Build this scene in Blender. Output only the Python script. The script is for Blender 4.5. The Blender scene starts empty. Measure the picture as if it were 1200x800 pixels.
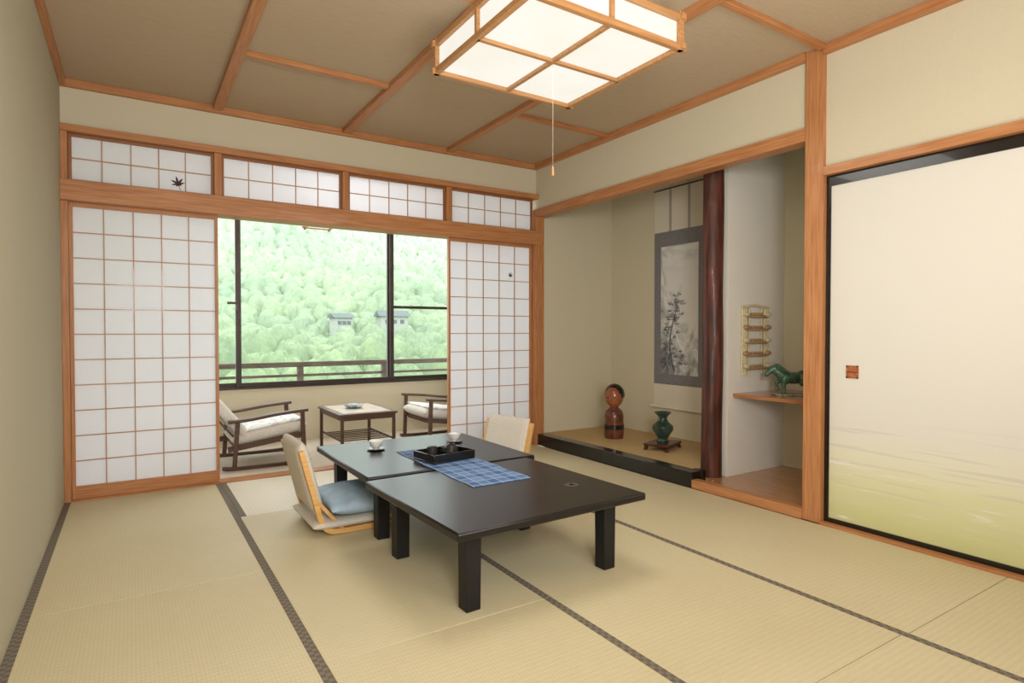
import bpy, bmesh, math, random
import numpy as np
from mathutils import Vector, Matrix, noise as mnoise
random.seed(7)
scene=bpy.context.scene
COL=scene.collection
rad=math.radians

# ------------------------------------------------------------ materials
def c(r,g,b):
    def f(v):
        v/=255.0
        return v/12.92 if v<=0.04045 else ((v+0.055)/1.055)**2.4
    return (f(r),f(g),f(b),1)
class NT:
    def __init__(s,name):
        s.m=bpy.data.materials.new(name); s.m.use_nodes=True
        s.n=s.m.node_tree.nodes; s.l=s.m.node_tree.links
        s.p=s.n['Principled BSDF']; s.out=s.n['Material Output']
        s.tc=s.n.new('ShaderNodeTexCoord')
    def inp(s,node,key,val):
        if isinstance(val,bpy.types.NodeSocket): s.l.new(val,node.inputs[key])
        elif val is not None: node.inputs[key].default_value=val
    def mapping(s,scale,rot=(0,0,0),src='Object'):
        m=s.n.new('ShaderNodeMapping'); m.inputs['Scale'].default_value=scale
        m.inputs['Rotation'].default_value=rot
        s.l.new(s.tc.outputs[src],m.inputs['Vector']); return m.outputs[0]
    def noise(s,vec,scale=5,detail=4,rough=.5,dist=0):
        n=s.n.new('ShaderNodeTexNoise'); s.inp(n,'Vector',vec)
        n.inputs['Scale'].default_value=scale; n.inputs['Detail'].default_value=detail
        n.inputs['Roughness'].default_value=rough; n.inputs['Distortion'].default_value=dist
        return n.outputs['Fac']
    def ramp(s,fac,stops):
        r=s.n.new('ShaderNodeValToRGB'); s.l.new(fac,r.inputs[0])
        e=r.color_ramp.elements
        while len(e)<len(stops): e.new(.5)
        for i,(p,col) in enumerate(stops):
            e[i].position=p; e[i].color=col
        return r.outputs[0]
    def mix(s,fac,a,b,bt='MIX'):
        m=s.n.new('ShaderNodeMixRGB'); m.blend_type=bt
        s.inp(m,0,fac); s.inp(m,1,a); s.inp(m,2,b); return m.outputs[0]
    def math(s,op,a,b=None,clamp=False):
        m=s.n.new('ShaderNodeMath'); m.operation=op; m.use_clamp=clamp
        s.inp(m,0,a)
        if b is not None: s.inp(m,1,b)
        return m.outputs[0]
    def maprange(s,v,a,b,x=0.,y=1.):
        m=s.n.new('ShaderNodeMapRange'); s.inp(m,0,v)
        m.inputs[1].default_value=a; m.inputs[2].default_value=b
        m.inputs[3].default_value=x; m.inputs[4].default_value=y
        return m.outputs[0]
    def sep(s,src='Object'):
        x=s.n.new('ShaderNodeSeparateXYZ'); s.l.new(s.tc.outputs[src],x.inputs[0]); return x.outputs
    def bump(s,h,strength=.2,dist=.01):
        b=s.n.new('ShaderNodeBump'); b.inputs['Strength'].default_value=strength
        b.inputs['Distance'].default_value=dist; s.l.new(h,b.inputs['Height'])
        s.l.new(b.outputs[0],s.p.inputs['Normal'])
    def base(s,col,rough=.6,spec=.5,metal=0,coat=0):
        s.inp(s.p,'Base Color',col); s.p.inputs['Roughness'].default_value=rough
        s.p.inputs['Specular IOR Level'].default_value=spec
        s.p.inputs['Metallic'].default_value=metal
        s.p.inputs['Coat Weight'].default_value=coat
        return s.m
def mat(name,col,col2=None,rough=.6,scale=(1,1,1),ns=8,detail=5,bump=0,bd=.003,spec=.4,metal=0,coat=0,lo=.35,hi=.65):
    t=NT(name)
    if col2 is None: col2=tuple(min(1,v*.9) for v in col[:3])+(1,)
    f=t.noise(t.mapping(scale),ns,detail)
    cc=t.ramp(f,[(lo,col),(hi,col2)])
    if bump: t.bump(f,bump,bd)
    return t.base(cc,rough,spec,metal,coat)
def wood(name,col,col2,axis,rough=.45,ns=14,coat=.1,bump=.08):
    sc=[6,6,6]; sc[axis]=.35
    return mat(name,col,col2,rough,tuple(sc),ns,6,bump,.001,coat=coat,lo=.3,hi=.72)
O1,O2=c(198,140,92),c(168,108,64)
WX=wood('orange_wood_x',O1,O2,0); WY=wood('orange_wood_y',O1,O2,1); WZ=wood('orange_wood_z',O1,O2,2)
D1,D2=c(196,152,112),c(172,124,86)
SWX=wood('shoji_wood_x',D1,D2,0); SWZ=wood('shoji_wood_z',D1,D2,2)
TWX=wood('transom_wood_x',c(160,106,66),c(132,82,48),0); TWZ=wood('transom_wood_z',c(160,106,66),c(132,82,48),2)
LW=wood('lamp_wood',c(200,150,100),c(172,122,76),0)
PLW=wood('bent_plywood',c(230,184,118),c(212,160,94),0)
DKW=wood('dark_walnut',c(96,68,52),c(66,46,36),0,.4)
LOGW=mat('polished_log',c(98,50,36),c(52,28,22),.5,(8,8,.9),4,6,.15,.004,coat=.1,spec=.35)
FLB=wood('alcove_board',c(190,140,94),c(160,110,68),1,.25,coat=.4)
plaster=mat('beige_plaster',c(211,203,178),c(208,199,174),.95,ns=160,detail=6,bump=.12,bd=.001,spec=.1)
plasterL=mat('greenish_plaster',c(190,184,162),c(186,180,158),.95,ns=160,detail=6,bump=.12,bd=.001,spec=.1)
plasterW=mat('pale_plaster',c(226,222,212),c(222,217,206),.95,ns=160,detail=6,bump=.12,bd=.001,spec=.1)
ceilm=mat('ceiling_board',c(190,171,146),c(184,164,138),.9,(1,9,1),12,6,0,spec=.1)
blackl=mat('black_lacquer',c(22,20,20),c(16,15,15),.25,spec=.5,coat=.3,ns=4)
tabm=mat('espresso_table_top',c(26,21,21),c(20,17,17),.30,(1,1,1),12,3,spec=.45)
legm=mat('black_table_leg',c(22,20,22),c(17,16,18),.5)
bronze=mat('bronze_aluminium',c(66,54,48),c(56,46,40),.4,metal=.2)
carpet=mat('engawa_carpet',c(212,200,184),c(202,190,172),.95,ns=150,bump=.4,bd=.003,spec=.1)
brass=mat('copper_pull',c(196,122,76),c(160,94,56),.4,metal=.2,ns=90,bump=.5,bd=.002)
blackm=mat('dark_ink',c(74,50,48),rough=.8)

def paper():
    t=NT('shoji_paper')
    d=t.n.new('ShaderNodeBsdfDiffuse'); tr=t.n.new('ShaderNodeBsdfTranslucent')
    f=t.noise(t.mapping((1,1,1)),120,6)
    col=t.ramp(f,[(.3,c(246,249,255)),(.7,c(251,252,255))])
    t.l.new(col,d.inputs[0]); t.l.new(col,tr.inputs[0])
    m=t.n.new('ShaderNodeMixShader'); m.inputs[0].default_value=.42
    t.l.new(d.outputs[0],m.inputs[1]); t.l.new(tr.outputs[0],m.inputs[2])
    t.l.new(m.outputs[0],t.out.inputs[0]); return t.m
PAPER=paper()
def glassm():
    t=NT('window_glass')
    f=t.noise(t.mapping((1,1,1)),2,2)
    cc=t.ramp(f,[(.3,(.96,.98,.97,1)),(.7,(.98,.99,.985,1))])
    tr=t.n.new('ShaderNodeBsdfTransparent'); t.l.new(cc,tr.inputs[0])
    t.l.new(tr.outputs[0],t.out.inputs[0]); return t.m
GLASS=glassm()
def emis(name,col,st):
    t=NT(name); f=t.noise(t.mapping((1,1,1)),3.2,3)
    cc=t.ramp(f,[(.3,col),(.7,(col[0]*.93,col[1]*.91,col[2]*.86,1))])
    t.base((.18,.18,.17,1),.9,.1); t.l.new(cc,t.p.inputs['Emission Color']); t.p.inputs['Emission Strength'].default_value=st
    return t.m
LAMPE=emis('glowing_lamp_paper',(1,.98,.90,1),.88)
LANE=emis('lantern_paper',(1,.93,.78,1),.9)

def tatami(name,ca,cb,axis):
    t=NT(name); xyz=t.sep()
    u=xyz[0] if axis==1 else xyz[1]; v=xyz[1] if axis==1 else xyz[0]
    a=t.math('SINE',t.math('MULTIPLY',u,2*math.pi/.0115)); b=t.math('SINE',t.math('MULTIPLY',v,2*math.pi/.0215))
    w=t.math('ADD',t.math('MULTIPLY',a,.35),t.math('MULTIPLY',b,.35))
    n=t.noise(t.mapping((4,60,4) if axis==1 else (60,4,4)),6,4)
    big=t.noise(t.mapping((1,1,1)),1.6,3)
    k=t.math('ADD',t.math('MULTIPLY',n,.6),t.math('MULTIPLY',big,.4))
    cc=t.ramp(k,[(.35,ca),(.65,cb)])
    dk=t.maprange(w,-.7,.2,.91,1.0)
    cc2=t.mix(1.0,cc,dk,'MULTIPLY')
    t.bump(w,.2,.0012)
    return t.base(cc2,.55,.3)
TAT=tatami('tatami_rush',c(214,203,168),c(205,192,155),1)
TAT2=tatami('tatami_rush_turned',c(228,220,200),c(222,212,190),0)
def herim():
    t=NT('tatami_border_cloth')
    ch=t.n.new('ShaderNodeTexChecker'); ch.inputs['Scale'].default_value=62
    t.l.new(t.mapping((1,1,1)),ch.inputs['Vector'])
    n=t.noise(t.mapping((1,1,1)),60,4)
    a=t.mix(ch.outputs['Fac'],c(104,96,84),c(134,124,110)); b=t.mix(t.math('MULTIPLY',n,.5),a,c(120,111,98))
    return t.base(b,.8,.2)
HERI=herim()

# ------------------------------------------------------------ mesh builder
OFF={}
class B:
    def __init__(s): s.bm=bmesh.new(); s.mats=[]
    def mi(s,m):
        if m not in s.mats: s.mats.append(m)
        return s.mats.index(m)
    def _add(s,vs,fs,m,M=None):
        i=s.mi(m)
        bv=[s.bm.verts.new((M@Vector(v)) if M is not None else v) for v in vs]
        for f in fs:
            try: s.bm.faces.new([bv[k] for k in f]).material_index=i
            except ValueError: pass
        return bv
    def box(s,x0,x1,y0,y1,z0,z1,m,M=None):
        vs=[(x,y,z) for x in (x0,x1) for y in (y0,y1) for z in (z0,z1)]
        s._add(vs,[(0,1,3,2),(4,6,7,5),(0,4,5,1),(2,3,7,6),(0,2,6,4),(1,5,7,3)],m,M); return s
    def lathe(s,prof,m,cen=(0,0,0),seg=32,M=None,sx=1,sy=1):
        vs=[];fs=[];n=len(prof)
        for r,z in prof:
            for k in range(seg):
                a=2*math.pi*k/seg
                vs.append((cen[0]+r*sx*math.cos(a),cen[1]+r*sy*math.sin(a),cen[2]+z))
        for i in range(n-1):
            for k in range(seg):
                k2=(k+1)%seg
                fs.append((i*seg+k,i*seg+k2,(i+1)*seg+k2,(i+1)*seg+k))
        fs.append(tuple(range(seg))[::-1]); fs.append(tuple((n-1)*seg+k for k in range(seg)))
        s._add(vs,fs,m,M); return s
    def tube(s,pts,rs,m,seg=10,M=None):
        pts=[Vector(p) for p in pts]
        if not isinstance(rs,(list,tuple)): rs=[rs]*len(pts)
        vs=[];fs=[];up=None
        for i,p in enumerate(pts):
            t=(pts[min(i+1,len(pts)-1)]-pts[max(i-1,0)]).normalized()
            if up is None: up=Vector((0,0,1)) if abs(t.z)<.9 else Vector((1,0,0))
            a=t.cross(up).normalized(); b=a.cross(t).normalized(); up=b
            for k in range(seg):
                q=p+(a*math.cos(2*math.pi*k/seg)+b*math.sin(2*math.pi*k/seg))*rs[i]; vs.append(tuple(q))
        for i in range(len(pts)-1):
            for k in range(seg):
                k2=(k+1)%seg; fs.append((i*seg+k,i*seg+k2,(i+1)*seg+k2,(i+1)*seg+k))
        fs.append(tuple(range(seg))[::-1]); fs.append(tuple((len(pts)-1)*seg+k for k in range(seg)))
        s._add(vs,fs,m,M); return s
    def ball(s,cen,r,m,M=None,seg=16):
        if not isinstance(r,(list,tuple)): r=(r,r,r)
        vs=[];fs=[];n=seg//2
        for i in range(n+1):
            th=math.pi*i/n
            for k in range(seg):
                a=2*math.pi*k/seg
                sr=max(math.sin(th),.02)
                vs.append((cen[0]+r[0]*sr*math.cos(a),cen[1]+r[1]*sr*math.sin(a),cen[2]-r[2]*math.cos(th)))
        for i in range(n):
            for k in range(seg):
                k2=(k+1)%seg; fs.append((i*seg+k,i*seg+k2,(i+1)*seg+k2,(i+1)*seg+k))
        fs.append(tuple(range(seg))[::-1]); fs.append(tuple(n*seg+k for k in range(seg)))
        s._add(vs,fs,m,M); return s
    def sweep(s,path,y0,y1,th,m,M=None):
        P=[Vector((p[0],0,p[1])) for p in path]; vs=[];fs=[]
        for i,p in enumerate(P):
            t=(P[min(i+1,len(P)-1)]-P[max(i-1,0)]).normalized()
            n=Vector((-t.z,0,t.x)); tt=th[i] if isinstance(th,(list,tuple)) else th
            for (y,sg) in ((y0,-1),(y1,-1),(y1,1),(y0,1)):
                q=p+n*sg*tt/2; vs.append((q.x,y,q.z))
        for i in range(len(P)-1):
            for k in range(4):
                k2=(k+1)%4; fs.append((i*4+k,i*4+k2,(i+1)*4+k2,(i+1)*4+k))
        fs.append((0,3,2,1)); e=(len(P)-1)*4; fs.append((e,e+1,e+2,e+3))
        s._add(vs,fs,m,M); return s
    def pillow(s,w,d,h,m,M=None,n=18,pinch=.06,ex=3.0):
        for sg in (1,-1):
            vs=[];fs=[]
            for i in range(n+1):
                for j in range(n+1):
                    u=-math.cos(math.pi*i/n); v=-math.cos(math.pi*j/n)
                    x=w/2*u*(1-pinch*(1-v*v)*abs(u)**3); y=d/2*v*(1-pinch*(1-u*u)*abs(v)**3)
                    z=sg*h/2*(max(0,(1-abs(u)**ex)*(1-abs(v)**ex)))**.5
                    vs.append((x,y,z))
            for i in range(n):
                for j in range(n):
                    a=i*(n+1)+j; f=(a,a+n+1,a+n+2,a+1)
                    fs.append(f if sg>0 else f[::-1])
            s._add(vs,fs,m,M)
        bmesh.ops.remove_doubles(s.bm,verts=s.bm.verts[:],dist=1e-5); return s

def finish(o,label=None,cat=None,kind=None,group=None):
    if label: o['label']=label
    if cat: o['category']=cat
    if kind: o['kind']=kind
    if group: o['group']=group
    return o
def make(name,b,parent=None,label=None,cat=None,kind=None,group=None,bevel=0,smooth=True,origin=None,rotz=0,seg=2):
    bm=b.bm
    bmesh.ops.recalc_face_normals(bm,faces=bm.faces[:])
    xs=[v.co for v in bm.verts]
    if origin is None:
        mn=Vector((min(v.x for v in xs),min(v.y for v in xs),min(v.z for v in xs)))
        mx=Vector((max(v.x for v in xs),max(v.y for v in xs),max(v.z for v in xs)))
        origin=Vector(((mn.x+mx.x)/2,(mn.y+mx.y)/2,mn.z))
    else: origin=Vector(origin)
    bmesh.ops.translate(bm,verts=bm.verts[:],vec=-origin)
    if smooth:
        for f in bm.faces: f.smooth=True
        for e in bm.edges:
            if len(e.link_faces)==2 and e.calc_face_angle(0)>rad(38): e.smooth=False
    me=bpy.data.meshes.new(name); bm.to_mesh(me); bm.free()
    for m in b.mats: me.materials.append(m)
    o=bpy.data.objects.new(name,me); COL.objects.link(o)
    if parent is not None:
        o.parent=parent; o.location=origin-OFF[parent]
    else: o.location=origin
    OFF[o]=origin
    if bevel:
        md=o.modifiers.new('bevel','BEVEL'); md.width=bevel; md.segments=seg; md.limit_method='ANGLE'
    return finish(o,label,cat,kind,group)
def root(name,loc,rotz=0,label=None,cat=None,group=None):
    e=bpy.data.objects.new(name,None); e.empty_display_size=.1; COL.objects.link(e)
    e.location=loc; e.rotation_euler=(0,0,rad(rotz)); OFF[e]=Vector((0,0,0))
    return finish(e,label,cat,None,group)
def copy_thing(o,loc,rotz,parent=None):
    n=o.copy(); COL.objects.link(n)
    if parent is None:
        n.location=loc; n.rotation_euler=(0,0,rad(rotz))
    else:
        n.parent=parent; n.matrix_parent_inverse=o.matrix_parent_inverse.copy()
    for ch in o.children: copy_thing(ch,None,0,n)
    return n
def sbox(name,x0,x1,y0,y1,z0,z1,m,label,bevel=0):
    return make(name,B().box(x0,x1,y0,y1,z0,z1,m),label=label,cat=name.split('_')[0],kind='structure',bevel=bevel)

XL,XR,YB,H=-.345,3.07,4.40,2.5
YR=-1.5
# ------------------------------------------------------------ shell
sbox('floor',-.445,4.02,YR-.1,5.8,-.15,-.05,carpet,'wooden subfloor under the tatami room')
sbox('floor_engawa',XL,XR,4.48,5.70,-.05,0,carpet,'pale carpeted floor of the sunroom')
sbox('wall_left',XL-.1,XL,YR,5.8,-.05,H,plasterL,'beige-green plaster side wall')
sbox('wall_rear',XL-.1,4.02,YR-.1,YR,-.05,H,plaster,'beige plaster wall of the room')
sbox('ceiling',XL-.1,4.02,YR-.1,5.8,H,H+.08,ceilm,'light brown boarded ceiling with wooden battens')
sbox('wall_back',XL,XR,YB,YB+.06,2.23,H,plaster,'beige plaster wall above the transom')
w=B().box(XR,XR+.07,1.85,YB+.06,2.10,H,plaster).box(XR,XR+.07,YR,1.75,1.87,H,plaster)
make('wall_right',w,label='beige plaster wall above the alcove and sliding doors',cat='wall',kind='structure')
sbox('wall_alcove_end',3.11,3.94,4.36,4.44,0,H,plaster,'beige plaster end wall of the alcove')
sbox('wall_alcove_back',3.94,4.02,YR,4.44,-.05,H,plaster,'beige plaster back wall of the alcove')
sbox('wall_alcove_partition',3.32,3.94,2.54,2.60,.05,H,plasterW,'pale plaster partition between alcove and shelf niche')
sbox('wall_niche_end',3.17,3.94,1.75,1.80,0,H,plaster,'beige plaster end wall of the shelf niche')
w=B().box(XL,XR,5.70,5.78,-.05,.50,plaster).box(XL,XR,5.70,5.78,2.20,H,plaster)
make('wall_window',w,label='beige plaster wall around the sunroom window',cat='wall',kind='structure')
sbox('wall_engawa_end',XR,XR+.08,4.48,5.8,-.05,H,plaster,'beige plaster end wall of the sunroom')

tn=[0]
def trim(x0,x1,y0,y1,z0,z1,m,label='orange-brown wooden beam',bevel=.002):
    tn[0]+=1
    return sbox('trim_%d'%tn[0],x0,x1,y0,y1,z0,z1,m,label,bevel)
trim(XL,-.31,4.36,4.48,0,2.19,WZ,'orange wooden corner post')
trim(XL,XR,4.35,4.48,2.19,2.23,WX,'wooden rail above the transom')
trim(XL,3.07,4.32,4.48,1.78,1.90,WX,'broad orange wooden lintel above the shoji')
trim(XL,XR,YB-.035,YB,2.455,H,WX,'wooden ceiling moulding')
trim(XL,XL+.03,YR,YB-.035,2.455,H,WY,'wooden ceiling moulding')
trim(XR-.04,XR,1.85,YB-.035,2.455,H,WY,'wooden ceiling moulding')
trim(XR-.04,XR,YR,1.75,2.455,H,WY,'wooden ceiling moulding')
for x in (.49,1.34,2.19): trim(x-.022,x+.022,4.37,4.46,1.90,2.19,WZ,'short wooden transom post')
trim(3.02,3.11,4.33,4.45,0,2.03,WZ,'orange wooden corner pillar')
trim(3.04,3.14,1.85,4.40,2.03,2.10,WY,'orange wooden alcove lintel')
trim(3.045,3.165,1.75,1.85,0,H,WZ,'orange wooden square pillar')
trim(3.04,3.14,YR,1.75,1.825,1.87,WY,'wooden lintel above the sliding doors')
trim(3.078,3.125,YR,1.75,1.785,1.825,blackl,'black upper door track',0)
trim(3.035,3.14,YR,1.75,-.05,.012,WY,'wooden door sill')
trim(XL,3.02,4.365,4.48,-.05,.008,WX,'wooden floor track of the shoji')
for x in (.49,1.34,2.19): trim(x-.028,x+.028,YR,YB-.035,2.468,H,WY,'wooden ceiling batten')
cols=[XL+.03,.49,1.34,2.19,XR-.04]
for i,ys in enumerate([(2.6,.9,-.8),(3.44,1.75,.05),(2.6,.9,-.8),(3.42,1.75,.05)]):
    for y in ys:
        trim(cols[i]+(.028 if i else 0),cols[i+1]-(.028 if i<3 else 0),y-.018,y+.018,2.474,H,WX,'thin wooden ceiling batten')

# ------------------------------------------------------------ tatami
g='tatami mats covering the floor'
def tatmat(x0,x1,y0,y1,m=TAT,hl=True,hr=True,cross=False):
    x0+=.0012;x1-=.0012;y0+=.0015;y1-=.0015
    o=make('tatami_mat',B().box(x0,x1,y0,y1,-.05,0,m),label='woven rush tatami mat with dark brocade borders' if not cross else 'paler half-size tatami mat with its weave turned',cat='tatami mat',group=g,bevel=.001)
    hw=.031
    if hl: make('border',B().box(x0,x0+hw,y0,y1,0,.0012,HERI),parent=o)
    if hr: make('border',B().box(x1-hw,x1,y0,y1,0,.0012,HERI),parent=o)
C=[XL,.49,1.34,2.19,3.035]
for y0,y1 in ((2.68,4.362),(.98,2.68),(-.72,.98),(YR,-.72)): tatmat(C[0],C[1],y0,y1)
tatmat(C[1],C[2],3.52,4.362,TAT2,True,False,True)
for y0,y1 in ((1.82,3.52),(.12,1.82),(YR,.12)): tatmat(C[1],C[2],y0,y1,hl=False)
for y0,y1 in ((2.66,4.362),(.96,2.66),(YR,.96)): tatmat(C[2],C[3],y0,y1,hl=False)
for y0,y1 in ((2.65,4.362),(.95,2.65),(YR,.95)): tatmat(C[3],C[4],y0,y1,hl=False,hr=False)

# ------------------------------------------------------------ shoji
def leaf(s,M,m):
    tips=[(90,1),(42,.92),(138,.92),(0,.8),(180,.8),(-40,.5),(220,.5)]
    tips=sorted(tips); out=[]
    for i,(a,r) in enumerate(tips):
        out+= [(a-11,r*.62),(a,r),(a+11,r*.62)]
        if i<len(tips)-1: out.append(((a+tips[i+1][0])/2,.32))
    ring=[(r*math.cos(rad(a)),0,r*math.sin(rad(a))) for a,r in out]
    vs=[(0,0,0)]+ring; fs=[(0,i+1,i+2) for i in range(len(ring)-1)]+[(0,len(ring),1)]
    s._add(vs,fs,m,M)
    s._add([(-.04,0,-.1),(.04,0,-.1),(.06,0,-.8),(.0,0,-.8)],[(0,1,2,3)],m,M)
def shoji(name,x0,x1,z0,z1,ncol,nrow,stile,top,bot,label,y=4.405,leafpos=None,fx=None,fz=None):
    fx=fx or WX; fz=fz or WZ
    f=B().box(x0,x0+stile,y-.015,y+.015,z0,z1,fz).box(x1-stile,x1,y-.015,y+.015,z0,z1,fz)
    f.box(x0+stile,x1-stile,y-.014,y+.014,z1-top,z1,fx).box(x0+stile,x1-stile,y-.014,y+.014,z0,z0+bot,fx)
    o=make(name,f,label=label,cat='shoji',kind='structure',bevel=.001)
    a0,a1,b0,b1=x0+stile,x1-stile,z0+bot,z1-top
    gr=B()
    for i in range(1,ncol):
        x=a0+(a1-a0)*i/ncol; gr.box(x-.0029,x+.0029,y-.006,y+.002,b0,b1,SWZ)
    for j in range(1,nrow):
        z=b0+(b1-b0)*j/nrow; gr.box(a0,a1,y-.007,y+.001,z-.0029,z+.0029,SWX)
    make('lattice',gr,parent=o)
    make('paper',B().box(a0,a1,y+.003,y+.005,b0,b1,PAPER),parent=o)
    if leafpos:
        lb=B(); leaf(lb,Matrix.Translation((leafpos[0],y+.0015,leafpos[1]))@Matrix.Rotation(rad(leafpos[3]),4,'Y')@Matrix.Scale(leafpos[2],4),blackm)
        make('maple_leaf_ornament',lb,parent=o,label='small dark maple leaf cutout',smooth=False)
shoji('door_1',-.308,.488,.008,1.78,5,11,.018,.024,.075,'sliding shoji screen with white paper and wooden lattice')
shoji('door_2',2.19,3.018,.008,1.78,5,11,.018,.024,.075,'sliding shoji screen with a small maple leaf ornament',leafpos=(2.80,1.50,.034,20))
xs=[-.308,.468,.512,1.318,1.362,2.168,2.212,3.03]
for i in range(4):
    shoji('window_%d'%(i+1),xs[2*i],xs[2*i+1],1.902,2.188,5,2,.016,.016,.016,'paper transom panel with wooden lattice',y=4.41,leafpos=(.262,1.965,.052,-15) if i==0 else None,fx=TWX,fz=TWZ)

# ------------------------------------------------------------ window
WT=2.18
def sash(name,x0,x1,z0,z1,y,fw,mid=None,label='bronze aluminium window sash with clear glass'):
    f=B().box(x0,x0+fw,y-.015,y+.015,z0,z1,bronze).box(x1-fw,x1,y-.015,y+.015,z0,z1,bronze)
    f.box(x0+fw,x1-fw,y-.015,y+.015,z0,z0+.035,bronze).box(x0+fw,x1-fw,y-.015,y+.015,z1-.04,z1,bronze)
    if mid: f.box(x0+fw,x1-fw,y-.012,y+.012,mid-.014,mid+.014,bronze)
    o=make(name,f,label=label,cat='window',kind='structure',bevel=.002)
    make('glass',B().box(x0+fw,x1-fw,y-.002,y+.002,z0+.035,z1-.04,GLASS),parent=o)
    return o
fr=B().box(XL,XR,5.69,5.78,.50,.52,bronze).box(XL,XR,5.69,5.78,WT,2.20,bronze)
make('trim_90',fr,label='dark bronze window frame sill and head',cat='trim',kind='structure')
sash('window_5',XL+.01,.82,.52,WT,5.76,.04)
o=sash('window_6',.77,2.235,.52,WT,5.725,.04)
make('latch',B().box(.775,.80,5.685,5.71,1.20,1.28,bronze).box(.70,.78,5.68,5.69,1.25,1.27,bronze),parent=o)
sash('window_7',2.18,XR-.01,.52,WT,5.76,.055,1.26)

# ------------------------------------------------------------ fusuma
def fusm():
    t=NT('fusuma_paper'); x=t.sep(); z=x[2]
    n=t.noise(t.mapping((1,1.0,14)),2.2,6,.6,.4)
    n2=t.noise(t.mapping((1,.7,26)),1.7,3,.5,.2)
    fine=t.noise(t.mapping((1,60,300)),3,3)
    h=t.math('ADD',z,t.math('MULTIPLY',t.math('SUBTRACT',n,.5),.22))
    g=t.maprange(h,.50,.24)
    cream=t.ramp(fine,[(.3,c(224,221,212)),(.7,c(217,213,203))])
    gr=t.mix(t.maprange(h,.36,.02),c(224,222,190),c(206,205,150))
    a=t.mix(g,cream,gr)
    band=t.math('MULTIPLY',t.maprange(n2,.56,.61),t.math('MULTIPLY',t.maprange(z,.58,.48),t.maprange(z,.10,.22)))
    a=t.mix(t.math('MULTIPLY',band,.5),a,c(200,195,190))
    band2=t.math('MULTIPLY',t.maprange(n,.60,.68),t.maprange(z,.55,.35))
    a=t.mix(t.math('MULTIPLY',band2,.8),a,c(234,232,222))
    t.bump(fine,.12,.001)
    return t.base(a,.8,.2)
FUS=fusm()
def fusuma(name,y0,y1,x,hy):
    f=B(); w=.022
    for (a,b_) in ((y0,y0+w),(y1-w,y1)): f.box(x-.012,x+.012,a,b_,.012,1.785,blackl)
    f.box(x-.012,x+.012,y0+w,y1-w,.012,.036,blackl).box(x-.012,x+.012,y0+w,y1-w,1.77,1.785,blackl)
    o=make(name,f,label='sliding fusuma door with black frame and green mist pattern',cat='sliding door',kind='structure')
    make('panel',B().box(x-.006,x+.006,y0+w,y1-w,.036,1.77,FUS),parent=o)
    h=B().box(x-.010,x-.006,hy-.03,hy+.03,.775,.840,brass)
    h.box(x-.0115,x-.010,hy-.03,hy-.022,.775,.840,brass).box(x-.0115,x-.010,hy+.022,hy+.03,.775,.840,brass)
    h.box(x-.0115,x-.010,hy-.03,hy+.03,.832,.840,brass).box(x-.0115,x-.010,hy-.03,hy+.03,.775,.783,brass)
    h.box(x-.0115,x-.010,hy-.03,hy+.03,.8045,.8075,blackl)
    make('door_pull',h,parent=o,label='small copper recessed pull')
fusuma('door_3',.80,1.748,3.09,1.61)
fusuma('door_4',-.14,.82,3.117,-.05)
fusuma('door_5',-1.2,-.12,3.09,-1.0)

# ------------------------------------------------------------ alcove
gozam=tatami('alcove_mat_rush',c(204,174,126),c(192,160,110),1)
a=B().box(3.04,3.14,2.60,4.33,0,.10,blackl).box(3.14,3.18,2.60,2.68,0,.10,blackl)
make('trim_91',a,label='glossy black lacquered alcove sill',cat='trim',kind='structure',bevel=.004)
sbox('floor_alcove',3.14,3.94,2.68,4.36,-.05,.097,gozam,'raised alcove floor of woven rush matting')
w=B().box(3.10,3.94,1.80,2.54,-.05,.05,FLB).box(3.18,3.36,2.54,2.68,-.05,.05,FLB)
make('floor_niche',w,label='polished wooden floor board of the shelf niche',cat='floor',kind='structure')
trim(3.04,3.10,1.85,2.60,0,.055,WY,'orange wooden threshold of the niche')
b=B(); vs=[];fs=[]; NR,NS=90,36
for i in range(NR):
    z=.05+i*(H-.05)/(NR-1); ox=.003*math.sin(z*3.1); oy=.003*math.sin(z*2.3+1)
    for k in range(NS):
        a=2*math.pi*k/NS; d=(math.cos(a),math.sin(a))
        r=.067+.005*mnoise.noise(Vector((d[0]*1.1,d[1]*1.1,z*1.6)))+.002*mnoise.noise(Vector((d[0]*3,d[1]*3,z*3+9)))
        for kz,ka in ((.5,3.6),(.95,4.3),(1.4,3.4),(1.85,4.0)):
            dd=((z-kz)/.05)**2+(((a-ka+math.pi)%(2*math.pi)-math.pi)/.45)**2
            r+=.006*math.exp(-dd)
        vs.append((3.25+ox+r*d[0],2.61+oy+r*d[1],z))
for i in range(NR-1):
    for k in range(NS):
        k2=(k+1)%NS; fs.append((i*NS+k,i*NS+k2,(i+1)*NS+k2,(i+1)*NS+k))
fs.append(tuple(range(NS))[::-1]); fs.append(tuple((NR-1)*NS+k for k in range(NS)))
b._add(vs,fs,LOGW)
make('trim_92',b,label='dark red-brown polished natural log pillar with knots',cat='pillar',kind='structure')
shm=wood('niche_shelf_wood',c(176,118,76),c(146,92,56),1,.2,coat=.4)
make('wall_shelf',B().box(3.37,3.935,1.80,2.54,.575,.60,shm),label='polished brown wooden shelf built into the niche',cat='shelf',bevel=.003)

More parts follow.
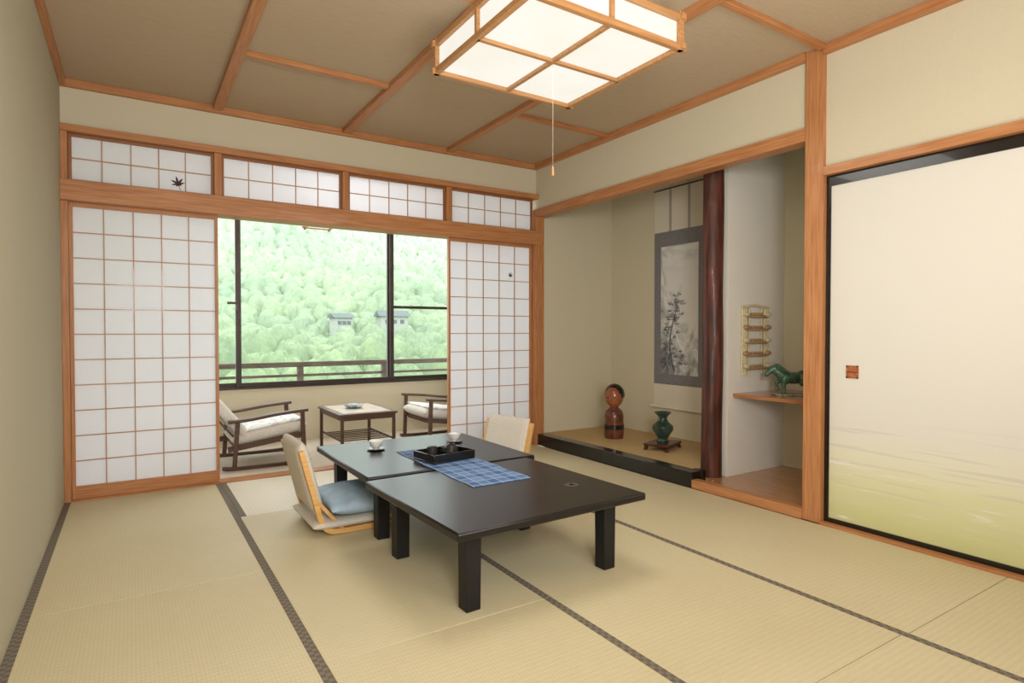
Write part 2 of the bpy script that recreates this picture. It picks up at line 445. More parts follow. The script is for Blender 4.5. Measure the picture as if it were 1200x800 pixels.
# scroll
creamm=mat('scroll_cream_silk',c(226,219,202),c(218,209,190),.8,(1,40,40),8,4,.1,.001)
slate=mat('scroll_brocade',c(138,136,138),c(116,114,118),.8,(1,1,1),90,3)
strm=mat('scroll_strip_silk',c(176,170,160),c(160,154,144),.8,(1,1,1),90,3)
def inkm():
    t=NT('ink_wash_painting'); x=t.sep(); n=t.noise(t.mapping((1,1.9,1.2)),4.5,10,.7,.8)
    m1=t.noise(t.mapping((1,1.2,4)),3,4,.5,.3)
    z=t.maprange(x[2],.05,.85,.12,-.14)
    yy=t.maprange(x[1],-.2,.2,-.09,.08)
    k=t.math('ADD',t.math('ADD',n,z),yy)
    cc=t.ramp(k,[(.44,c(228,227,223)),(.55,c(198,198,197)),(.66,c(144,145,147)),(.8,c(94,95,98))])
    up=t.math('MULTIPLY',t.maprange(x[2],.84,1.1),t.maprange(m1,.45,.7))
    cc=t.mix(t.math('MULTIPLY',up,.6),cc,c(134,136,140))
    return t.base(cc,.85,.1)
sc=root('hanging_scroll',(3.94,3.505,.35),0,'hanging scroll with ink painting of a pine landscape','scroll')
make('mount',B().box(-.006,-.002,-.285,.285,0,1.90,creamm),parent=sc)
make('brocade_border',B().box(-.008,-.006,-.285,.285,.20,1.53,slate),parent=sc)
make('painting',B().box(-.010,-.008,-.205,.205,.29,1.40,inkm()),parent=sc)
rr=random.Random(11)
inkd=mat('ink_stroke',c(90,90,92),c(120,120,122),.9,ns=60); inkl=mat('ink_stroke_pale',c(150,150,152),c(176,176,178),.9,ns=60)
def stroke(B_,p,q,w0,w1,m,x=-.0108):
    d=Vector((q[0]-p[0],q[1]-p[1])); n=Vector((-d.y,d.x)).normalized()
    B_._add([(x,p[0]+n.x*w0,p[1]+n.y*w0),(x,p[0]-n.x*w0,p[1]-n.y*w0),(x,q[0]-n.x*w1,q[1]-n.y*w1),(x,q[0]+n.x*w1,q[1]+n.y*w1)],[(0,1,2,3)],m)
def cl(v): return max(-.2,min(.2,v))
def trunkpt(t): return (.05+.05*math.sin(t*4.2),.32+.62*t)
N=24; tk=B()
for i in range(N): stroke(tk,trunkpt(i/N),trunkpt((i+1)/N),.011-.008*i/N,.011-.008*(i+1)/N,inkd)
bmesh.ops.remove_doubles(tk.bm,verts=tk.bm.verts[:],dist=.002)
make('painted_trunk',tk,parent=sc,smooth=False)
ink=B()
for k in range(64):
    t=rr.uniform(.0,1.0); p=trunkpt(t); R=.14*(1.15-t)+.03
    cx=cl(p[0]+rr.uniform(-R,R)); cy=p[1]+rr.uniform(-.03,.05)
    for q in range(16):
        an=rr.uniform(.3,2.84); L=rr.uniform(.012,.036); a0=cl(cx+rr.uniform(-.02,.02))
        stroke(ink,(a0,cy),(cl(a0+L*math.cos(an)),cy+L*math.sin(an)),.0015,.0007,inkd if rr.random()<.5 else inkl,-.0112-.00001*k)
make('painted_needles',ink,parent=sc,smooth=False,kind='stuff')
make('hanging_strip',B().box(-.009,-.0065,.09,.115,1.53,1.89,strm),parent=sc)
make('hanging_strip',B().box(-.009,-.0065,-.115,-.09,1.53,1.89,strm),parent=sc)
make('roller',B().lathe([(.0,-.31),(.016,-.31),(.016,-.285),(.012,-.284),(.012,.284),(.016,.285),(.016,.31),(0,.31)],creamm,M=Matrix.Translation((-.018,0,0))@Matrix.Rotation(rad(90),4,'X'),seg=16),parent=sc)
make('top_rod',B().tube([(-.008,-.29,1.90),(-.008,.29,1.90)],.006,DKW),parent=sc)
make('cord',B().tube([(-.005,-.12,1.90),(-.004,0,2.0),(-.005,.12,1.90)],.002,slate,6),parent=sc)

# kokeshi doll
kok=mat('reddish_turned_wood',c(116,64,42),c(80,42,28),.3,(3,3,3),8,4,coat=.4)
kface=mat('warm_face_wood',c(164,98,62),c(138,76,46),.3,ns=5,coat=.4)
kd=root('kokeshi_doll',(3.487,3.824,.098),-150,'round-headed turned wooden doll in reddish brown','doll')
make('body',B().lathe([(.0,0),(.078,0),(.082,.02),(.085,.09),(.08,.15),(.082,.19),(.07,.235),(.04,.26),(.035,.275),(0,.275)],kok),parent=kd)
make('head',B().ball((0,0,.36),(.082,.082,.098),kface,seg=24),parent=kd)
b=B()
pr=[]
for i in range(10):
    th=rad(98)*i/9; pr.append((.087*math.sin(th)+.0005,.366+.100*math.cos(th)))
b.lathe(pr,blackl,(-.012,0,0),28)
make('hair',b,parent=kd,label='painted black bobbed hair')
for sg in (-1,1):
    make('eye',B().ball((.078,sg*.028,.352),(.004,.012,.004),blackl,seg=10),parent=kd)
make('nose',B().ball((.081,0,.335),(.004,.005,.008),kok,seg=10),parent=kd)
make('mouth',B().ball((.076,0,.312),(.004,.010,.004),brass,seg=10),parent=kd)
make('belt_band',B().lathe([(.0845,.08),(.0865,.082),(.0865,.115),(.0840,.118)],blackl),parent=kd)

# vase and stand
st=root('display_stand',(3.49,3.27,.098),20,'dark carved wooden display stand','stand')
stw=mat('dark_stand_wood',c(92,50,34),c(60,32,22),.35,ns=20,coat=.3)
make('top_board',B().box(-.14,.14,-.10,.10,.035,.05,stw),parent=st,bevel=.004)
for sx in (-1,1):
    for sy in (-1,1):
        make('foot',B().sweep([(sx*.11,.035),(sx*.115,.02),(sx*.13,.006),(sx*.135,.0)],sy*.085-.012,sy*.085+.012,.018,stw),parent=st)
make('apron',B().box(-.11,.11,-.088,-.08,.02,.035,stw).box(-.11,.11,.08,.088,.02,.035,stw),parent=st)
vg=mat('green_bronze_glaze',c(62,88,74),c(38,54,46),.3,ns=12,coat=.4,metal=.2)
va=root('vase',(3.49,3.27,.1485),20,'green bronze vase with flared rim and small handles','vase')
make('body',B().lathe([(0,0),(.045,0),(.048,.012),(.036,.03),(.055,.06),(.080,.10),(.078,.13),(.045,.158),(.032,.18),(.034,.20),(.062,.228),(.066,.235),(.058,.235),(.028,.20),(.026,.18),(0,.17)],vg),parent=va)
for sg in (-1,1):
    make('handle',B().tube([(sg*.036,0,.205),(sg*.06,0,.20),(sg*.068,0,.175),(sg*.055,0,.150)],.006,vg,8),parent=va)

# horse figurine
hg=mat('dark_green_glazed_ceramic',c(74,112,84),c(40,68,52),.4,ns=40,coat=.35,bump=.3,bd=.003)
hs=root('horse_figurine',(3.60,2.255,.601),139,'dark green glazed ceramic horse with raised foreleg','figurine')
b=B()
def limb(P,R):
    b.tube(P,R,hg,10)
    for p,r in zip(P,R): b.ball(p,r*1.02,hg,seg=10)
zb=.012
b.ball((0,0,.108+zb),(.080,.040,.042),hg); b.ball((.05,0,.112+zb),(.044,.042,.050),hg); b.ball((-.06,0,.114+zb),(.046,.043,.048),hg)
limb([(.065,0,.125+zb),(.098,0,.152+zb),(.118,0,.172+zb)],[.040,.032,.024])
limb([(.115,0,.174+zb),(.140,0,.156+zb),(.165,0,.130+zb)],[.024,.020,.014])
for sg in (-1,1):
    b.tube([(.108,sg*.012,.186+zb),(.110,sg*.016,.208+zb)],[.007,.003],hg,8)
limb([(.058,.022,.095+zb),(.066,.023,.058+zb),(.060,.023,.020+zb),(.066,.023,.008+zb)],[.022,.013,.010,.013])
limb([(.060,-.022,.095+zb),(.098,-.023,.072+zb),(.088,-.023,.035+zb),(.093,-.023,.028+zb)],[.022,.013,.010,.012])
for sg,dx in ((1,0),(-1,-.02)):
    limb([(-.062+dx*.3,sg*.022,.100+zb),(-.048+dx,sg*.024,.072+zb),(-.082+dx,sg*.024,.043+zb),(-.074+dx,sg*.024,.012+zb),(-.068+dx,sg*.024,.007+zb)],[.030,.019,.012,.010,.013])
limb([(-.098,0,.132+zb),(-.130,0,.120+zb),(-.148,0,.08+zb),(-.145,0,.04+zb)],[.014,.019,.017,.008])
for i in range(6):
    x=.065+i*.009; z=.158+i*.007+zb; b.ball((x-.012,0,z),(.014,.010,.016),hg,seg=8)
b.tube([(-.1,0,.004),(.10,0,.004)],[.01,.01],hg,6)
ho=make('body',b,parent=hs,origin=(0,0,0))
md=ho.modifiers.new('r','REMESH'); md.mode='VOXEL'; md.voxel_size=.003; md.use_smooth_shade=True
md=ho.modifiers.new('s','SMOOTH'); md.iterations=3
hs.scale=(1,1,.93)
basem=mat('speckled_mat',c(200,190,160),c(90,88,74),.9,ns=140)
make('base_plate',B().box(-.16,.12,-.055,.055,0,.010,basem),parent=hs,bevel=.003,label='speckled woven base mat')

# rope rack ornament on partition
ropem=mat('straw_rope',c(214,202,168),c(190,174,136),.9,ns=80)
ptm=wood('brown_wood_plate',c(178,146,108),c(142,108,74),0,.7)
rk=root('wall_ornament',(3.59,2.54,.72),0,'hanging straw rope ornament with five carved wooden plates','ornament')
for xx in (-.14,-.12,-.10,-.07,.07,.10,.12,.14):
    make('rope',B().tube([(xx,-.012,.46),(xx*.95,-.012,.30),(xx*1.03,-.012,.15),(xx,-.012,.0)],.008,ropem,8),parent=rk)
make('rope',B().tube([(-.145,-.014,.455),(0,-.014,.47),(.145,-.014,.455)],.009,ropem,8),parent=rk)
for k in range(5):
    z=.045+k*.088
    b=B().box(-.115,.115,-.034,-.021,z-.012,z+.006,ptm)
    b.box(-.06,.06,-.036,-.0195,z+.006,z+.022,ptm)
    make('wooden_plate',b,parent=rk,bevel=.004)
    for sg in (-1,1):
        make('straw_knot',B().ball((sg*.118,-.032,z+.012),(.034,.012,.017),ptm if k%2 else ropem,seg=12),parent=rk)

# ------------------------------------------------------------ ceiling lamp
lx,ly,hw=1.61,2.175,.39
lp=root('ceiling_lamp',(lx,ly,2.22),0,'square wooden lattice ceiling lamp with glowing white paper panels','lamp')
fb=B()
ex=.026
for z0,z1 in ((0,.026),(.126,.152)):
    for sg in (-1,1):
        fb.box(-hw-ex,hw+ex,sg*hw-.012,sg*hw+.012,z0,z1,LW)
        fb.box(sg*hw-.012,sg*hw+.012,-hw-ex,hw+ex,z0+.002,z1+.002,LW)
for sx in (-1,1):
    for sy in (-1,1): fb.box(sx*hw-.013,sx*hw+.013,sy*hw-.013,sy*hw+.013,.0,.165,LW)
for sg in (-1,1):
    fb.box(-.009,.009,sg*hw-.009,sg*hw+.009,.02,.13,LW); fb.box(sg*hw-.009,sg*hw+.009,-.009,.009,.02,.13,LW)
fb.box(-hw,hw,-.010,.010,.002,.018,LW).box(-.010,.010,-hw,hw,.003,.019,LW)
make('frame',fb,parent=lp,bevel=.0015)
make('shade',B().box(-hw+.008,hw-.008,-hw+.008,hw-.008,.021,.135,LAMPE),parent=lp)
make('ceiling_mount',B().box(-.16,.16,-.16,.16,.137,.25,plasterW).box(-.45,.45,-.02,.02,.156,.18,LW).box(-.02,.02,-.45,.45,.156,.18,LW).box(-.22,.22,-.22,.22,.25,.279,LW),parent=lp)
cordm=mat('grey_cord',c(176,168,150),rough=.8)
pc=make('pull_cord',B().tube([(0,0,0),(0,0,-.20),(0,0,-.46)],.0008,cordm,6),parent=lp)
make('pull_knob',B().lathe([(0,-.505),(.005,-.503),(.006,-.49),(.005,-.475),(.002,-.462),(0,-.46)],LW,seg=12),parent=pc)

# lantern in sunroom
ln=root('hanging_lantern',(1.33,5.05,1.865),0,'small square wooden lantern hanging in the sunroom','lantern')
b=B()
for sx in (-1,1):
    for sy in (-1,1): b.box(sx*.1-.008,sx*.1+.008,sy*.1-.008,sy*.1+.008,0,.22,LW)
for z in (.012,.2):
    for sg in (-1,1): b.box(-.12,.12,sg*.1-.006,sg*.1+.006,z,z+.014,LW).box(sg*.1-.006,sg*.1+.006,-.12,.12,z,z+.014,LW)
make('frame',b,parent=ln); make('shade',B().box(-.09,.09,-.09,.09,.02,.205,LANE),parent=ln)
make('cord',B().tube([(0,0,.205),(0,0,.633)],.004,blackl,6),parent=ln)

# ------------------------------------------------------------ low tables
def low_table(cx,cy,w,d,rot,label,ix=.11,iy=.11):
    r=root('low_table',(cx,cy,.0016),rot,label,'table','square low tables pushed together')
    make('table_top',B().box(-w/2,w/2,-d/2,d/2,.298,.33,tabm),parent=r,bevel=.007)
    ap=B()
    for sg in (-1,1):
        ap.box(-w/2+ix+.035,w/2-ix-.035,sg*(d/2-iy)-.012,sg*(d/2-iy)+.012,.262,.298,legm)
        ap.box(sg*(w/2-ix)-.012,sg*(w/2-ix)+.012,-d/2+iy+.035,d/2-iy-.035,.262,.298,legm)
    make('apron',ap,parent=r)
    for sx in (-1,1):
        for sy in (-1,1):
            X=sx*(w/2-ix);Y=sy*(d/2-iy); b=B()
            vs=[]
            for z,h in ((0,.030),(.298,.032)):
                for a,e in ((-1,-1),(1,-1),(1,1),(-1,1)): vs.append((X+a*h,Y+e*h,z))
            b._add(vs,[(3,2,1,0),(4,5,6,7),(0,1,5,4),(1,2,6,5),(2,3,7,6),(3,0,4,7)],legm)
            make('leg',b,parent=r,bevel=.003)
    return r
t1=low_table(1.358,2.218,.91,.86,2.0,'square black low table with a small round inlay on top',.118,.125)
t2=low_table(1.392,3.135,.95,.90,0,'square black low table set with teacups')
inl=mat('grey_inlay',c(120,112,108),c(70,62,60),.4,ns=120)
b=B()
b.lathe([(.026,0),(.032,0),(.032,.0006),(.026,.0006)],inl,(.28,-.15,.3302)).lathe([(0,0),(.013,0),(.013,.0006),(0,.0006)],inl,(.28,-.15,.3302))
for k in range(6):
    an=k*math.pi/3; b.lathe([(0,0),(.004,0),(.004,.0006),(0,.0006)],inl,(.28+.0195*math.cos(an),-.15+.0195*math.sin(an),.3302),8)
make('round_inlay',b,parent=t1)

# runner
TZ=.0016
def plaid():
    t=NT('blue_plaid_cloth'); x=t.sep()
    def line(s,f,w):
        fr=t.math('FRACT',t.math('MULTIPLY',t.math('ADD',s,10.),f)); return t.math('LESS_THAN',fr,w)
    a=line(x[0],20,.10); b_=line(x[1],16,.10)
    k=t.math('MAXIMUM',a,b_)
    d=t.math('MULTIPLY',line(x[0],10,.5),.5); e=t.math('MULTIPLY',line(x[1],8,.5),.5)
    base=t.mix(t.math('ADD',d,e),c(68,104,160),c(110,146,192))
    cc=t.mix(t.math('MULTIPLY',k,.6),base,c(204,218,230))
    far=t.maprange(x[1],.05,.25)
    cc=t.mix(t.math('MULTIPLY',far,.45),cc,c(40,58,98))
    n=t.noise(t.mapping((1,1,1)),400,2); t.bump(n,.2,.001)
    return t.base(cc,.7,.3)
b=B(); vs=[];fs=[]
nx,ny=6,40
for k,zz in ((0,.3312+TZ),(1,.3330+TZ)):
    for i in range(nx+1):
        for j in range(ny+1):
            vs.append((1.25+.305*i/nx+.004*math.sin(j*.5),2.27+.90*j/ny,zz+(.0008*math.sin(i*2+j*.7) if k else 0)))
N=(nx+1)*(ny+1)
for k in (0,1):
    for i in range(nx):
        for j in range(ny):
            a=k*N+i*(ny+1)+j; f=(a,a+ny+1,a+ny+2,a+1); fs.append(f if k else f[::-1])
for j in range(ny):
    for i in (0,nx):
        a=i*(ny+1)+j; fs.append((a,a+1,a+1+N,a+N))
for i in range(nx):
    for j in (0,ny):
        a=i*(ny+1)+j; fs.append((a,a+ny+1,a+ny+1+N,a+N))
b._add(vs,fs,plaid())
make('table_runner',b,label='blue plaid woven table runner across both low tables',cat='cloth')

# tray and tea things
trz=.3342+TZ
tr=root('serving_tray',(1.40,2.86,trz),8,'black lacquered rectangular tray with raised rim','tray')
make('tray_base',B().box(-.13,.13,-.10,.10,0,.010,blackl),parent=tr,bevel=.003)
make('rim',B().box(-.13,.13,-.10,-.093,.010,.046,blackl).box(-.13,.13,.093,.10,.010,.046,blackl).box(-.13,-.123,-.093,.093,.010,.046,blackl).box(.123,.13,-.093,.093,.010,.046,blackl),parent=tr,bevel=.002)
Mt=Matrix.Translation((1.40,2.86,trz))@Matrix.Rotation(rad(8),4,'Z')
def wpos(x,y,z): return tuple(Mt@Vector((x,y,z)))
pot=root('teapot',wpos(.055,.02,.0115),40,'small dark clay teapot on the tray','teapot')
claym=mat('dark_clay',c(50,46,46),c(34,32,32),.4,ns=30)
make('body',B().lathe([(0,0),(.028,0),(.040,.018),(.038,.040),(.026,.052),(0,.054)],claym),parent=pot)
make('lid',B().lathe([(.026,.052),(.018,.058),(.006,.060),(.006,.064),(.008,.068),(0,.070)],claym,seg=20),parent=pot)
make('spout',B().tube([(.034,0,.024),(.048,0,.034),(.054,0,.048)],[.008,.006,.004],claym),parent=pot)
make('handle',B().tube([(0,.032,.024),(0,.046,.030),(0,.056,.036)],[.006,.005,.006],claym),parent=pot)
cad=make('tea_caddy',B().lathe([(0,0),(.026,0),(.027,.034),(.028,.035),(.028,.054),(.022,.059),(0,.060)],claym,wpos(-.065,.02,.0115)),label='small dark cylindrical tea caddy on the tray',cat='caddy')
whitec=mat('white_towel',c(236,234,228),c(222,220,214),.9,ns=60,bump=.2)
make('wrapped_sweet',B().pillow(.05,.035,.016,whitec,Matrix.Translation(wpos(0,-.05,.0205))@Matrix.Rotation(.4,4,'Z')),label='small white wrapped sweet on the tray',cat='sweet')
china=mat('white_blue_china',c(236,236,232),c(206,212,224),.2,ns=25,coat=.5,lo=.5,hi=.62)
saum=mat('dark_saucer_wood',c(66,44,36),c(46,30,26),.3,ns=10,coat=.3)
cr=root('teacup',(1.178,3.295,.3375+TZ),0,'white porcelain teacup with faint blue pattern on a saucer','cup','teacups on the low table')
make('cup',B().lathe([(0,0),(.018,0),(.018,.004),(.030,.014),(.038,.034),(.041,.046),(.038,.046),(.034,.034),(.027,.015),(0,.009)],china),parent=cr)
c2=copy_thing(cr,(1.67,3.27,.3375+TZ),40)
sr=make('saucer',B().lathe([(0,0),(.03,0),(.048,.004),(.052,.009),(.048,.009),(.03,.0065),(0,.0065)],saum,(1.178,3.295,.3305+TZ)),label='small dark wooden saucer under a teacup',cat='saucer',group='saucers on the low table')
s2=copy_thing(sr,(1.67,3.27,.3305+TZ),0)

# ------------------------------------------------------------ floor chairs
fab=mat('cream_chair_fabric',c(220,213,202),c(208,200,187),.9,ns=120,bump=.3,bd=.002,spec=.1)
def arc(pts,n=6):
    out=[];P=[pts[0]]+list(pts)+[pts[-1]]
    for i in range(1,len(P)-2):
        for k in range(n):
            t=k/n; q=[]
            for a in range(2):
                p0,p1,p2,p3=P[i-1][a],P[i][a],P[i+1][a],P[i+2][a]
                q.append(.5*((2*p1)+(-p0+p2)*t+(2*p0-5*p1+4*p2-p3)*t*t+(-p0+3*p1-3*p2+p3)*t**3))
            out.append(tuple(q))
    out.append(pts[-1]); return out
def zaisu(loc,rot,label):
    r=root('floor_chair',loc,rot,label,'floor chair','legless floor chairs at the low table')
    prof=arc([(-.300,.43),(-.272,.32),(-.240,.20),(-.208,.08),(-.17,.025),(-.09,.014),(.08,.014),(.22,.014)])
    for sg in (-1,1):
        make('side_rail',B().sweep(prof,sg*.195-.019,sg*.195+.019,.026,PLW),parent=r,bevel=.002)
        make('brace',B().sweep([(-.245,.20),(-.10,.022)],sg*.195-.010,sg*.195+.010,.018,PLW),parent=r,bevel=.001)
    make('back_panel',B().sweep(arc([(-.304,.43),(-.276,.32),(-.244,.20),(-.225,.12)]),-.176,.176,.012,PLW),parent=r)
    M=Matrix.Translation((-.252,0,.285))@Matrix.Rotation(-math.atan2(.075,.30),4,'Y')@Matrix.Rotation(rad(90),4,'Y')
    make('back_cushion',B().pillow(.37,.37,.07,fab,M,ex=8,pinch=.0),parent=r)
    make('seat_base',B().box(-.14,.20,-.176,.176,.008,.022,PLW),parent=r)
    make('seat_pad',B().pillow(.48,.46,.05,fab,Matrix.Translation((-.01,0,.052)),ex=8,pinch=.0),parent=r)
    return r
zaisu((.985,3.165,.0015),0,'bentwood legless floor chair with cream back and blue cushion on it')
zc=zaisu((1.945,3.44,.0015),195,'bentwood legless floor chair with cream padded back')
zc.scale=(1,1,.9)
blue=mat('light_blue_cushion_fabric',c(184,206,224),c(164,190,212),.85,(1,1,1),18,5,.3,.004,spec=.2)
bl=B().pillow(.46,.46,.12,blue,Matrix.Translation((1.04,3.115,.136)),pinch=.08,ex=3)
make('seat_cushion',bl,label='light blue square cushion lying on a floor chair',cat='cushion')

# ------------------------------------------------------------ sunroom furniture
cov=mat('pale_floral_cover',c(236,234,230),c(196,198,202),.9,ns=22,detail=3,bump=.2,lo=.5,hi=.62)
gry=mat('grey_armchair_cushion',c(220,215,206),c(206,200,190),.9,ns=90,bump=.2)
def armchair():
    r=root('armchair',(.88,5.0,0),0,'low walnut-framed armchair with pale cushions and white cover','armchair','armchairs in the sunroom')
    for sg in (-1,1):
        y=sg*.285
        make('armrest',B().sweep(arc([(-.30,.355),(-.15,.365),(.05,.392),(.26,.41)]),y-.03,y+.03,.022,DKW),parent=r,bevel=.004)
        make('leg',B().sweep([(.235,.02),(.22,.395)],y-.014,y+.014,.030,DKW),parent=r,bevel=.003)
        make('leg',B().sweep([(-.26,.02),(-.235,.352)],y-.014,y+.014,.030,DKW),parent=r,bevel=.003)
        make('runner',B().sweep(arc([(-.34,.022),(-.2,.012),(.1,.012),(.28,.02)]),y-.016,y+.016,.024,DKW),parent=r,bevel=.003)
        make('side_rail',B().sweep([(-.30,.15),(.23,.225)],sg*.262-.011,sg*.262+.011,.04,DKW),parent=r)
    make('cross_bar',B().box(.19,.215,-.25,.25,.19,.225,DKW),parent=r)
    make('cross_bar',B().box(-.25,-.225,-.25,.25,.15,.185,DKW),parent=r)
    for k in range(5):
        y=-.2+k*.1
        make('back_slat',B().sweep([(-.22,.19),(-.46,.50)],y-.012,y+.012,.014,DKW),parent=r)
    make('top_rail',B().sweep([(-.450,.485),(-.475,.517)],-.25,.25,.022,DKW),parent=r)
    M=Matrix.Translation((.0,0,.248))@Matrix.Rotation(rad(-9),4,'Y')
    make('seat_cushion',B().pillow(.54,.50,.11,gry,M,ex=8,pinch=0),parent=r)
    M2=Matrix.Translation((.03,0,.305))@Matrix.Rotation(rad(-9),4,'Y')
    make('cushion_cover',B().pillow(.42,.46,.035,cov,M2,ex=6,pinch=.02),parent=r,label='white floral cover')
    M3=Matrix.Translation((-.288,0,.380))@Matrix.Rotation(rad(52),4,'Y')
    make('back_cushion',B().pillow(.38,.50,.09,gry,M3,ex=8,pinch=0),parent=r)
    return r
ac=armchair()
a2=copy_thing(ac,(2.44,5.08,0),180)
stt=root('side_table',(1.61,4.98,0),0,'dark wooden side table with slatted lower shelf','side table')
make('table_top',B().box(-.24,.24,-.33,.33,.338,.355,DKW),parent=stt,bevel=.003)
topin=mat('side_table_inset',c(212,198,178),c(196,180,158),.3,ns=10,coat=.3)
make('top_inset',B().box(-.20,.20,-.29,.29,.355,.358,topin),parent=stt,label='pale inset panel')
make('apron',B().box(-.21,.21,-.31,-.295,.30,.338,DKW).box(-.21,.21,.295,.31,.30,.338,DKW).box(-.22,-.205,-.29,.29,.30,.338,DKW).box(.205,.22,-.29,.29,.30,.338,DKW),parent=stt)
for sx in (-1,1):
    for sy in (-1,1):
        make('leg',B().box(sx*.215-.012,sx*.215+.012,sy*.305-.012,sy*.305+.012,0,.338,DKW),parent=stt,bevel=.003)
b=B()
for k in range(7): b.box(-.20,.20,-.265+k*.08,-.245+k*.08,.13,.137,DKW)
b.box(-.21,-.20,-.29,.29,.125,.140,DKW).box(.20,.21,-.29,.29,.125,.140,DKW)
make('lower_shelf',b,parent=stt)
ash=mat('blue_glazed_bowl',c(120,150,176),c(220,226,230),.2,ns=18,coat=.5,lo=.45,hi=.6)
make('ashtray',B().lathe([(0,0),(.045,0),(.075,.012),(.08,.03),(.074,.03),(.062,.014),(0,.008)],ash,(1.60,5.02,.3585)),label='shallow blue and white glazed bowl on the side table',cat='bowl')

# ------------------------------------------------------------ balcony + landscape
railm=mat('weathered_rail_wood',c(120,108,98),c(94,84,76),.8,(.5,6,6),14)
sbox('floor_balcony',XL-.1,3.2,5.8,6.45,-.15,-.05,railm,'weathered wooden balcony deck')
rl=root('balcony_railing',(1.4,6.3,-.05),0,'weathered grey-brown wooden balcony railing','railing')
make('top_rail',B().box(-1.9,1.9,-.035,.035,.70,.75,railm),parent=rl,bevel=.003)
make('lower_rail',B().box(-1.9,1.9,-.02,.02,.60,.625,railm),parent=rl)
for k in range(5):
    x=-1.75+k*.9; make('post',B().box(x-.028,x+.028,-.028,.028,0,.70,railm),parent=rl)

def foliage():
    t=NT('hazed_forest_foliage')
    geo=t.n.new('ShaderNodeNewGeometry')
    sp=t.n.new('ShaderNodeSeparateXYZ'); t.l.new(geo.outputs['Position'],sp.inputs[0])
    v=t.n.new('ShaderNodeTexVoronoi'); v.inputs['Scale'].default_value=.9; t.l.new(geo.outputs['Position'],v.inputs['Vector'])
    bw=t.n.new('ShaderNodeSeparateColor'); t.l.new(v.outputs['Color'],bw.inputs[0])
    n=t.noise(geo.outputs['Position'],2.4,12,.85)
    big=t.noise(geo.outputs['Position'],.035,5,.65)
    mid=t.noise(geo.outputs['Position'],.22,4,.6)
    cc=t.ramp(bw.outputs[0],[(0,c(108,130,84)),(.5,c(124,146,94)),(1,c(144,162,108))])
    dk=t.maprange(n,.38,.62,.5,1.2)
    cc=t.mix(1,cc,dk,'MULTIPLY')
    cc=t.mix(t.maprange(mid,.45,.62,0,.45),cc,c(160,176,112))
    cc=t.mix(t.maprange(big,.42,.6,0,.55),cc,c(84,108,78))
    painted_haze=t.maprange(sp.outputs[1],10,280,.16,.76)
    cc=t.mix(painted_haze,cc,c(184,199,180))  # aerial haze painted into the foliage colour, paler with distance
    t.bump(n,.5,.3)
    return t.base(cc,1,0)
NY,NX=720,700
s=np.linspace(0,1,NY); ys=14*(400/14)**s
ks=np.linspace(-.1,.9,NX)
Y,K=np.meshgrid(ys,ks,indexing='ij'); X=Y*K
def height(X,Y):
    base=np.interp(Y,[14,40,70,120,180,260,330,400],[-9,-7,-4.5,-2.5,12,42,78,105])
    amp=np.clip((Y-60)/200,0,1)
    base=base+amp*(9*np.sin(X/38+.6)+6*np.sin(X/17+Y/40)+4*np.sin(Y/21+X/30))
    return base
Z=height(X,Y)
def crowns(X,Y,cell,rmin,rmax,hs,seed):
    r=np.random.RandomState(seed); T=r.rand(256,256,4)
    i0=np.floor(X/cell).astype(int); j0=np.floor(Y/cell).astype(int); best=np.zeros_like(X)
    for di in (-1,0,1):
        for dj in (-1,0,1):
            i=i0+di;j=j0+dj; q=T[i%256,j%256]
            px=(i+q[...,0])*cell; py=(j+q[...,1])*cell; R=cell*(rmin+(rmax-rmin)*q[...,2])
            d2=(X-px)**2+(Y-py)**2
            h=np.sqrt(np.clip(R*R-d2,0,None))*hs*(.5+1.0*q[...,3])
            best=np.maximum(best,h)
    return best
mass=crowns(X,Y,2.4,.45,.9,1.0,1)
big=crowns(X+11,Y+3,5.0,.25,.5,1.5,4)
Z=Z+np.maximum(mass,big)+crowns(X+31,Y+7,.9,.5,.9,.6,2)*np.clip(1.8-Y/120,.3,1)+crowns(X+3,Y+17,.4,.5,.9,.6,5)*np.clip(1.3-Y/70,.0,1)
verts=np.stack([X,Y,Z],-1).reshape(-1,3)
idx=np.arange(NY*NX).reshape(NY,NX)
F=np.stack([idx[:-1,:-1],idx[:-1,1:],idx[1:,1:],idx[1:,:-1]],-1).reshape(-1,4)
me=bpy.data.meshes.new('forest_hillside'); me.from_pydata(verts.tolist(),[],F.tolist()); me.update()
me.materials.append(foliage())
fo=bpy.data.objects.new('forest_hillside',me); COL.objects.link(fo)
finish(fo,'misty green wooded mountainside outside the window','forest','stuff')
hw_=mat('house_plaster',c(176,180,170),c(164,168,158),.9,ns=3); rf=mat('house_roof_tiles',c(112,120,118),c(98,106,104),.8,ns=3)
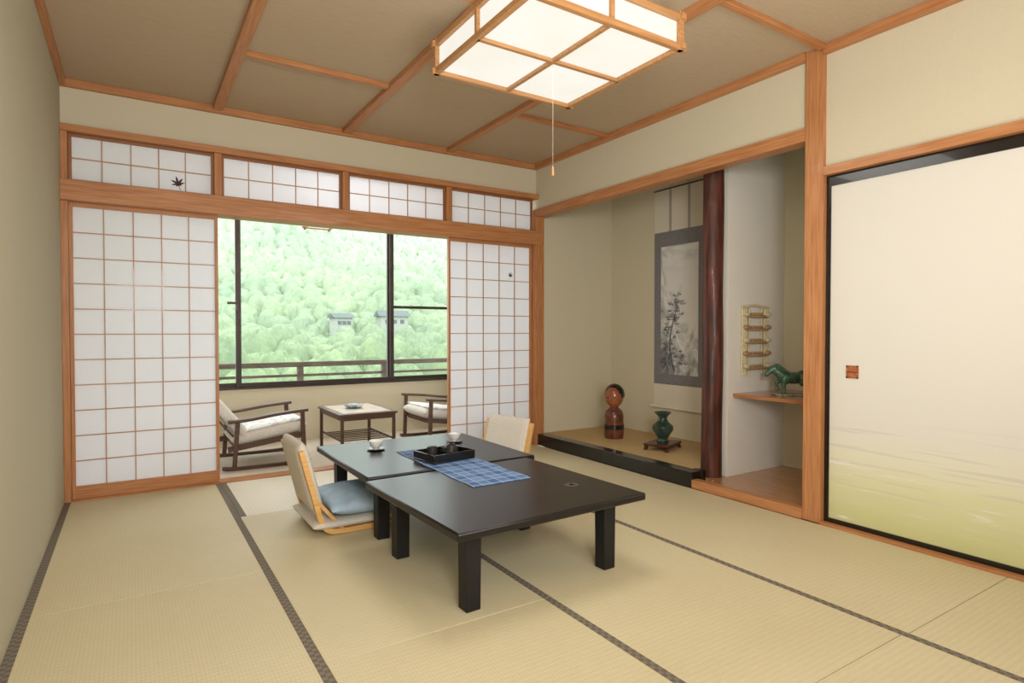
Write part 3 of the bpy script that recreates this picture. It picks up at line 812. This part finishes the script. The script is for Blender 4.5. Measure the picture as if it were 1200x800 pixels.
def house(x,y,z,w,d,h,rot,label):
    r=root('house',(x,y,z),rot,label,'house')
    make('walls',B().box(-w/2,w/2,-d/2,d/2,0,h,hw_),parent=r)
    b=B(); e=.5
    b._add([(-w/2-e,-d/2-e,h),(w/2+e,-d/2-e,h),(w/2+e,d/2+e,h),(-w/2-e,d/2+e,h),(-w/2-e,0,h+d*.3),(w/2+e,0,h+d*.3)],[(0,1,5,4),(2,3,4,5),(0,4,3),(1,2,5),(3,2,1,0)],rf)
    make('roof',b,parent=r)
    for k in (-1,0,1): make('window',B().box(k*w*.28-.4,k*w*.28+.4,-d/2-.03,-d/2,h*.7,h*.86,rf),parent=r)
house(34.5,116,-1,3.4,3,4.6,8,'small pale distant house half hidden by trees')
house(45,116,-1,5.5,4,5.0,-6,'distant house with grey roof on the wooded slope')

# ------------------------------------------------------------ world & lights
wd=bpy.data.worlds.new('overcast_sky'); scene.world=wd; wd.use_nodes=True
n=wd.node_tree.nodes; l=wd.node_tree.links; bg=n['Background']
bg.inputs[0].default_value=(.93,.97,1,1); bg.inputs[1].default_value=3.4
def area(name,loc,target,size,power,col=(1,1,1)):
    L=bpy.data.lights.new(name,'AREA'); L.energy=power; L.size=size; L.color=col
    o=bpy.data.objects.new(name,L); COL.objects.link(o); o.location=loc
    o.rotation_euler=(Vector(target)-Vector(loc)).to_track_quat('-Z','Y').to_euler(); return o
area('flash_light',(.1,-.6,1.55),(1.5,3.7,1.3),.6,56,(1,.985,.965))
area('rear_fill',(1.4,-.3,2.35),(1.2,1.6,0),1.4,15,(1,.98,.94))  # unseen soft fill added under the rear ceiling, not a fixture
area('ceiling_bounce_fill',(1.2,.2,.9),(1.3,1.6,2.5),1.0,31,(1,.98,.95))  # unseen upward fill added to lift the dark ceiling
area('lamp_glow',(lx,ly,2.20),(lx,ly,0),.7,10,(1,.975,.90))
area('sunroom_fill',(1.4,5.05,2.42),(1.4,5.05,0),.6,20,(1,.985,.96))  # added fill above the lantern, brightens sunroom and shoji from behind

cam=bpy.data.cameras.new('camera'); co=bpy.data.objects.new('camera',cam); COL.objects.link(co)
co.location=(0,0,1.015); co.rotation_euler=(rad(89.0),0,rad(-32.6))
cam.lens=20.9; cam.sensor_width=36; cam.clip_start=.02; cam.clip_end=2000
scene.camera=co
scene.view_settings.view_transform='Standard'
